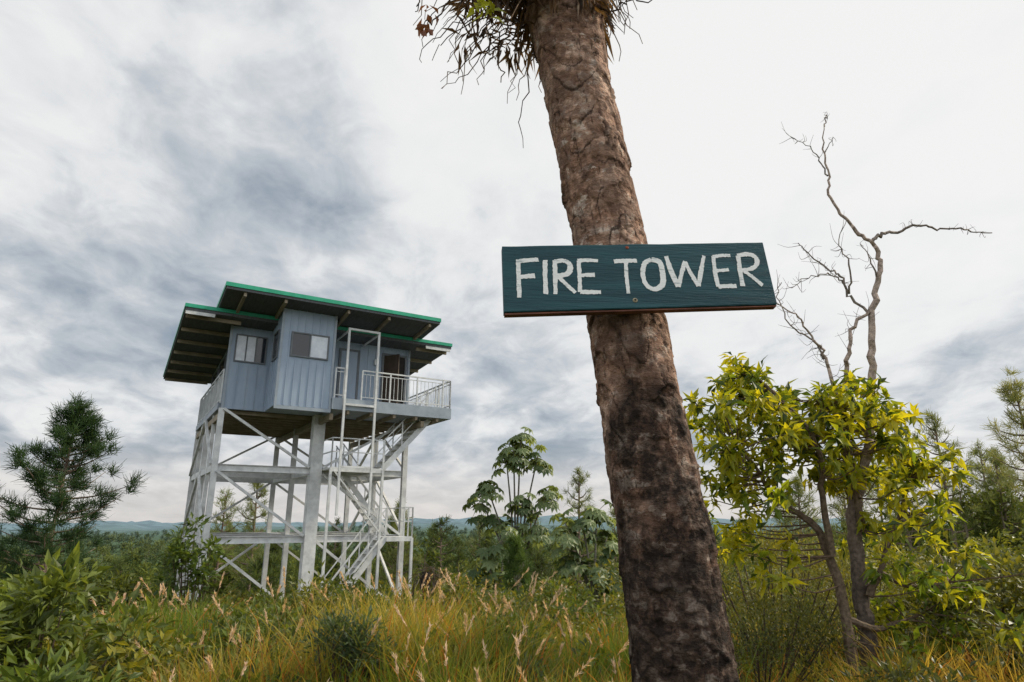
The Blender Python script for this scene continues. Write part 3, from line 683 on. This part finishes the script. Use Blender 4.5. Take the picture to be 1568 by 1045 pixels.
shrub('grey_green_shrub',.15,5.4,.6,.35,12,100,.06,.016,(.02,.04,.015),(.10,.13,.05),zbias=.8)
shrub('broadleaf_shrub',-.35,6.6,.75,.5,14,70,.09,.035,DK,(.18,.2,.03))
shrub('broadleaf_shrub',-3.3,10.5,1.0,.8,14,80,.11,.045,DK,(.17,.19,.03))
shrub('broadleaf_shrub',-.9,11.,.9,.8,14,80,.11,.045,DK,(.17,.19,.03))
shrub('olive_shrub',3.1,8.2,1.75,1.15,40,200,.06,.016,(.02,.032,.01),(.22,.21,.04),zbias=.8)
shrub('olive_shrub',4.4,8.6,1.4,1.2,36,200,.06,.018,(.02,.032,.01),(.20,.20,.04),zbias=.8)
shrub('olive_shrub',2.3,6.6,1.1,.8,28,170,.05,.016,(.012,.024,.008),(.14,.15,.03),zbias=.8)
shrub('broadleaf_shrub',5.2,7.4,1.4,1.1,26,110,.11,.045,DK,(.17,.17,.025))
shrub('broadleaf_shrub',4.3,6.2,.9,.9,22,110,.10,.04,DK,(.12,.13,.02))
shrub('broadleaf_shrub',7.6,9.6,1.7,1.5,34,120,.10,.045,DK,(.15,.17,.03))
shrub('broadleaf_shrub',2.9,4.9,.5,.7,16,100,.08,.03,DK,(.10,.11,.02))
shrub('broadleaf_shrub',6.6,13.,1.5,1.6,30,120,.10,.045,DK,(.20,.19,.025))
shrub('broadleaf_sapling',-8.05,17.,2.9,.75,18,36,.22,.10,(.03,.06,.015),(.12,.17,.03))
shrub('broadleaf_sapling',-4.9,19.2,1.3,.8,12,50,.2,.08,DK,G2)
shrub('broadleaf_sapling',-9.6,16.5,1.6,.9,16,60,.18,.08,DK,(.15,.18,.03))
e=empty('charred_stump');mb=MB();z0=float(gz(-1.95,15.5))
tube(mb,smooth_path([(-1.95,15.5,z0-.2),(-1.93,15.5,z0+.5),(-1.99,15.5,z0+1.0),(-1.95,15.5,z0+1.3)],5,.02),np.linspace(.2,.11,16),(.025,.02,.018),9,.15)
tube(mb,smooth_path([(-1.55,15.7,z0-.2),(-1.5,15.7,z0+.5),(-1.52,15.7,z0+.95)],5,.02),np.linspace(.14,.08,11),(.03,.022,.018),8,.15)
mb.build('stump',M_bark,e)
mb=MB();n=160;P=np.array([-1.95,15.5,z0+1.2])+rng.normal(size=(n,3))*[.12,.12,.1]
leaves(mb,P,rdir(n,-.5),rng.uniform(.25,.6,n),.03,np.array([.06,.045,.03])*rng.uniform(.4,1.6,(n,1)),.4,.4);mb.build('dead_fronds',M_leaf,e)

def in_tower(x,y):
    return (x+9.29)*.854+(y-20.1)*.521,-(x+9.29)*.521+(y-20.1)*.854
e=empty('undergrowth');lf=MB();st=MB()
cnt=0
while cnt<430:
    if cnt<110: r=rng.uniform(5.5,15);az=rng.uniform(-.75,.1)
    else: r=math.sqrt(rng.uniform(9**2,38**2));az=rng.uniform(-1.0,1.0)
    x=r*math.sin(az);y=r*math.cos(az)
    lx,ly=in_tower(x,y)
    under=-.8<lx<7.6 and -1.6<ly<7
    if 2.9<lx<6.9 and -2<ly<1.4: continue
    cnt+=1
    if cnt<110: h=rng.uniform(.35,.85)
    elif under: h=rng.uniform(.4,1.0)
    elif az>.2: h=rng.uniform(.8,1.8)
    else: h=rng.uniform(.5,1.1)
    if r>28: h*=1.3
    wd=h*rng.uniform(.6,1.0)*(1.3 if r>20 else 1);s=max(.8,r/16)
    k=rng.uniform()
    c2=G2 if k<.5 else (OL if k<.75 else YG)
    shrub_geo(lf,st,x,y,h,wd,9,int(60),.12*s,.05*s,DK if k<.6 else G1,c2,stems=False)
lf.build('shrub_leaves',M_leaf,e)

# ------------------------------------------------------------ pines
def pine_geo(nd_,st,x,y,h,w_,ntip,nn_,ln,wn,c1,c2,z0=None,crown0=.3,bark=(.16,.12,.09)):
    z0=float(gz(x,y)) if z0 is None else z0
    lean=rng.normal(size=2)*.02*h
    tp=[(x,y,z0-.2),(x+lean[0]*.3,y+lean[1]*.3,z0+h*.45),(x+lean[0],y+lean[1],z0+h*.97)]
    path=smooth_path(tp,5);tube(st,path,np.linspace(.014*h,.004*h,len(path)),bark,6)
    for b in range(ntip):
        t=crown0+(1-crown0)*(b+rng.uniform())/ntip;a=b*2.4+rng.normal()*.4
        prof=math.sin(min(1,(1.02-t)/(1-crown0)*1.25)*math.pi*.5)
        r=w_*prof*rng.uniform(.45,1.1)
        zc_=z0+h*t;bx=x+lean[0]*t;by=y+lean[1]*t
        d=np.array([math.cos(a),math.sin(a),0]);rise=rng.uniform(.15,.45)*r+.02*h
        pth=smooth_path([(bx,by,zc_),(bx+d[0]*r*.5,by+d[1]*r*.5,zc_+rise*.25),(bx+d[0]*r,by+d[1]*r,zc_+rise)],4)
        tube(st,pth,np.linspace(.005*h,.0015*h,len(pth)),bark,4)
        for q in (.5,.72,1.0):
            if q<1 and rng.uniform()<.25: continue
            i0=int(q*(len(pth)-1));c=pth[i0]+rng.normal(size=3)*.06*w_
            D=unit(rdir(nn_)+ (d*.5+np.array([0,0,.75])))
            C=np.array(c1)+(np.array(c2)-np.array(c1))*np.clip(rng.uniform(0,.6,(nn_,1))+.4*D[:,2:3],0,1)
            needles(nd_,c+rng.normal(size=(nn_,3))*ln*.2,D,ln*rng.uniform(.6,1.1,nn_),wn,C)
def pine(name,*a,**k):
    e=empty(name);n_=MB();s_=MB();pine_geo(n_,s_,*a,**k);n_.build('needles',M_needle,e);s_.build('trunk_and_branches',M_bark,e)
pine('pine_tree',-9.75,14.,4.8,1.3,64,80,.26,.014,(.012,.035,.013),(.06,.105,.04),crown0=.3)
pine('pine_tree',.15,15.5,1.9,.5,26,70,.2,.012,(.03,.06,.015),(.10,.16,.04),crown0=.02)
PC=((.07,.10,.035),(.24,.27,.10))
for x,y,h,wd in ((4.3,44,12.3,1.5),(-6.6,40,9.0,1.2),(-18.5,42,11.2,1.5),(-15.5,40,11.5,1.3),(8.0,52,12.,1.6),(-21,50,11.5,1.4),(1.5,48,11,1.3),(-2.5,55,12,1.4),
                 (24.0,36,11.0,1.9),(21.0,35,9.2,1.7),(29,40,10.5,1.9),(19.3,38,9.6,1.6),(17.5,42,9.5,1.5),(34,45,11.5,2.),(27,36,8.8,1.6),(15.5,36,8.5,1.5),(31,37,9.5,1.8),(23,41,10,1.7),(12.5,44,10.5,1.5)):
    pine('pine_tree',x,y,h,wd,34,34,.42,.026,PC[0],PC[1],crown0=.42)
pine('pine_tree',12.9,15.8,5.5,.95,34,40,.26,.014,(.12,.15,.05),(.34,.34,.12),crown0=.45)
e=empty('pine_stand');n_=MB();s_=MB()
for q in range(46):
    r=rng.uniform(38,75);az=rng.uniform(-.75,.4);x=r*math.sin(az);y=r*math.cos(az)
    z0=float(gz(x,y));h=(1.6-r*rng.uniform(.0,.06))-z0
    h=max(h,4.5)
    k=rng.uniform(.6,1.1)
    pine_geo(n_,s_,x,y,h,rng.uniform(1.2,1.9),30,26,.5,.045,np.array([.03,.055,.02])*k,np.array([.13,.17,.05])*k,crown0=.45)
n_.build('needles',M_needle,e);s_.build('trunks',M_bark,e)

# ------------------------------------------------------------ cecropia-like trees
def cec(name,x,y,tips,z0=None,ls=.42):
    e=empty(name);lf=MB();st=MB();z0=float(gz(x,y)) if z0 is None else z0
    for tx,tz in tips:
        ty=y+rng.normal()*.3
        path=smooth_path([(x,y,z0-.2),(x+(tx-x)*.3,y,z0+(tz-z0)*.5),(tx,ty,tz)],6);tube(st,path,np.linspace(.05,.02,len(path)),(.15,.14,.11),6)
        nlv=rng.integers(11,15)
        for q in range(nlv):
            a=q*2.4;el=rng.uniform(-.8,.8);pd=np.array([math.cos(a)*math.cos(el),math.sin(a)*math.cos(el),math.sin(el)])
            pl=rng.uniform(.2,.5)*ls/.42;c=np.array([tx,ty,tz-rng.uniform(0,.45)])+pd*pl
            tube(st,[np.array([tx,ty,tz-.1]),c],.007,(.15,.16,.06),4)
            n=8;ang=np.linspace(0,2*math.pi,n,endpoint=False)+rng.uniform()
            nrm=unit(np.array([pd[0]*.8,pd[1]*.8,1.]));A=unit(np.cross(nrm,[.3,1,.1]));B=np.cross(nrm,A)
            D=np.cos(ang)[:,None]*A+np.sin(ang)[:,None]*B-np.array([0,0,.3])
            C=np.array([.05,.085,.025])+np.array([.15,.17,.09])*rng.uniform(0,1)
            leaves(lf,np.tile(c,(n,1)),D,ls*rng.uniform(.55,.8,n),ls*.36,C,.2,.25,up=np.tile(nrm,(n,1)))
    lf.build('palmate_leaves',M_leaf,e);st.build('trunk_and_branches',M_bark,e)
D=22.
cec('trumpet_tree',.13,D,[(.31,4.42),(.05,4.0),(-.2,3.65),(-.85,2.7),(.9,3.75),(1.18,2.48),(-.63,1.72),(.35,2.15),(.1,1.3),(.8,1.5),(-1.1,2.3)],ls=.46)
D=19.
cec('trumpet_tree',2.3,D,[(2.5,1.9),(2.0,1.6),(2.75,1.1),(1.65,.85),(2.3,.5),(2.9,.3),(1.5,1.5)],ls=.46)
D=17.
cec('trumpet_tree',-.25,D,[(-.25,1.2),(-.75,.75),(-.3,.3),(-.6,.1)])

# ------------------------------------------------------------ distant forest
e=empty('pine_forest');lf=MB();st=MB()
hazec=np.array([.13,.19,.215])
def blobtree(x,y,h,w_,n,ls,haze,bright):
    z0=float(gz(x,y))
    nb=9;t=rng.uniform(.38,1,nb);t[0]=.97;bc=np.stack([rng.normal(size=nb)*w_*.55*(1.12-t),rng.normal(size=nb)*w_*.55*(1.12-t),h*t],1)
    k=rng.integers(0,nb,n);off=rng.normal(size=(n,3))*np.array([w_*.20,w_*.20,h*.045])
    P=np.array([x,y,z0])+bc[k]+off
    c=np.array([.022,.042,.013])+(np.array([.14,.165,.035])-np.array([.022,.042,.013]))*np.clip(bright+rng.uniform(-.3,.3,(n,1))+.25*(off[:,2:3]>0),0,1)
    c=c+(hazec-c)*haze  # aerial haze blended into the leaf colour with distance
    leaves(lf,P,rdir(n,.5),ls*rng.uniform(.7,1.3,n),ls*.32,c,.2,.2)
    if haze<.3:
        tube(st,[(x,y,z0-.5),(x+rng.normal()*.1,y,z0+h*.95)],[.13,.03],np.array([.2,.16,.12]),4)
cnt=0
while cnt<4300:
    r=43*(1600/43.)**(rng.uniform()**.95);az=rng.uniform(-.95,.95)
    x=r*math.sin(az);y=r*math.cos(az);cnt+=1
    h=rng.uniform(6.5,10.5)*(1 if r>70 else .72);wd=h*rng.uniform(.20,.32)
    if r>300: wd*=2.0
    n=int(np.interp(r,[45,100,300,1300],[380,250,110,55]));ls=np.interp(r,[45,100,300,1300],[.42,.65,1.5,4.2])
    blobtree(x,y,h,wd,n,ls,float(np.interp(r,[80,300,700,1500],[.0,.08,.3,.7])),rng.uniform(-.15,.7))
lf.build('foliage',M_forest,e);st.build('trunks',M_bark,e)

# ------------------------------------------------------------ grass
gr=MB()
nc=4300
rr_=np.sqrt(rng.uniform(2.8**2,24**2,nc));rr_=np.where(rng.uniform(size=nc)<.5,rng.uniform(3.0,11,nc),rr_);az=rng.uniform(-.95,.95,nc)
for q in range(nc):
    r=rr_[q];x=r*math.sin(az[q]);y=r*math.cos(az[q])
    if math.hypot(x-.55,y-2.1)<.35: continue
    lx,ly=in_tower(x,y)
    if 2.6<lx<7 and -2<ly<1.5: continue
    leftshrub=(az[q]<-.48 and r<10)
    if leftshrub and rng.uniform()<.6: continue
    pn=noise.noise(Vector((x*.6,y*.6,2)));pc=noise.noise(Vector((x*.45,y*.45,7)))
    n=int((46 if r<12 else 28));z0=float(gz(x,y))
    H=(.66+.65*pn)*rng.uniform(.65,1.2)
    H=min(max(H,.25),1.05)
    if r<4.2: H=min(H,.62)
    if r>9: H*=.8
    if x>1.2: H*=.65
    if leftshrub: H*=.6
    a=rng.uniform(0,2*math.pi,n);sp_=rng.uniform(.0,.12,n);ln=rng.uniform(.1,.8,n)*H;h=H*rng.uniform(.5,1.2,n)
    bx=x+np.cos(a)*sp_;by=y+np.sin(a)*sp_
    w0=rng.uniform(.0035,.0075,n)*max(1,r/7.)
    ts=np.array([0,.4,.75,1.]);ws=np.array([1,.85,.55,.1])
    px_=bx[:,None]+np.cos(a)[:,None]*ln[:,None]*ts**2;py_=by[:,None]+np.sin(a)[:,None]*ln[:,None]*ts**2
    pz_=z0+h[:,None]*(ts-.28*ts**3*(ln/h)[:,None])
    fa=rng.uniform(0,math.pi,n);sx_=np.cos(fa)[:,None]*w0[:,None]*ws;sy_=np.sin(fa)[:,None]*w0[:,None]*ws
    A_=np.stack([px_-sx_,py_-sy_,pz_],-1);B_=np.stack([px_+sx_,py_+sy_,pz_],-1)
    v=np.stack([A_,B_],2).reshape(n,8,3)
    b0=np.arange(n)[:,None,None]*8;f=b0+np.array([[0,1,3,2],[2,3,5,4],[4,5,7,6]])[None]
    green=np.array([.10,.15,.02]);gold=np.array([.42,.31,.06]);rust=np.array([.36,.14,.03])
    cl=rng.normal()*.26
    tt=np.clip(.20+pc*1.6+cl+rng.uniform(-.3,.3,(n,1)),0,1)
    c=green+(gold-green)*tt;c=np.where(rng.uniform(size=(n,1))<.10,rust,c)
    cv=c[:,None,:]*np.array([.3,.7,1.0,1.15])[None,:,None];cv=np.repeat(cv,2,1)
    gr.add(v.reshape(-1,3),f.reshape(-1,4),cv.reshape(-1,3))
    if rng.uniform()<(.20 if r<14 else .10) and x<1.5 and r>4:
        for s in range(rng.integers(1,3)):
            a_=rng.uniform(0,2*math.pi);hh_=min(H*rng.uniform(1.05,1.45),1.2);ll_=hh_*rng.uniform(.1,.5)
            st_=smooth_path([(x,y,z0),(x+math.cos(a_)*ll_*.3,y+math.sin(a_)*ll_*.3,z0+hh_*.65),(x+math.cos(a_)*ll_,y+math.sin(a_)*ll_,z0+hh_)],4)
            tube(gr,st_,.0018*max(1,r/6),(.28,.2,.09),3)
            m_=44;tpar=rng.uniform(.80,1.0,m_);idx=tpar*(len(st_)-1);i0=np.floor(idx).astype(int).clip(0,len(st_)-2);P=st_[i0]+(st_[i0+1]-st_[i0])*(idx-i0)[:,None]
            D=unit(st_[-1]-st_[-3])+rng.normal(size=(m_,3))*.24
            leaves(gr,P,D,rng.uniform(.03,.055,m_)*max(1,r/8),.007*max(1,r/6),np.array([.60,.46,.34])*rng.uniform(.7,1.2,(m_,1)),.1,.1)
gr.build('grass',M_grass)
print('done')
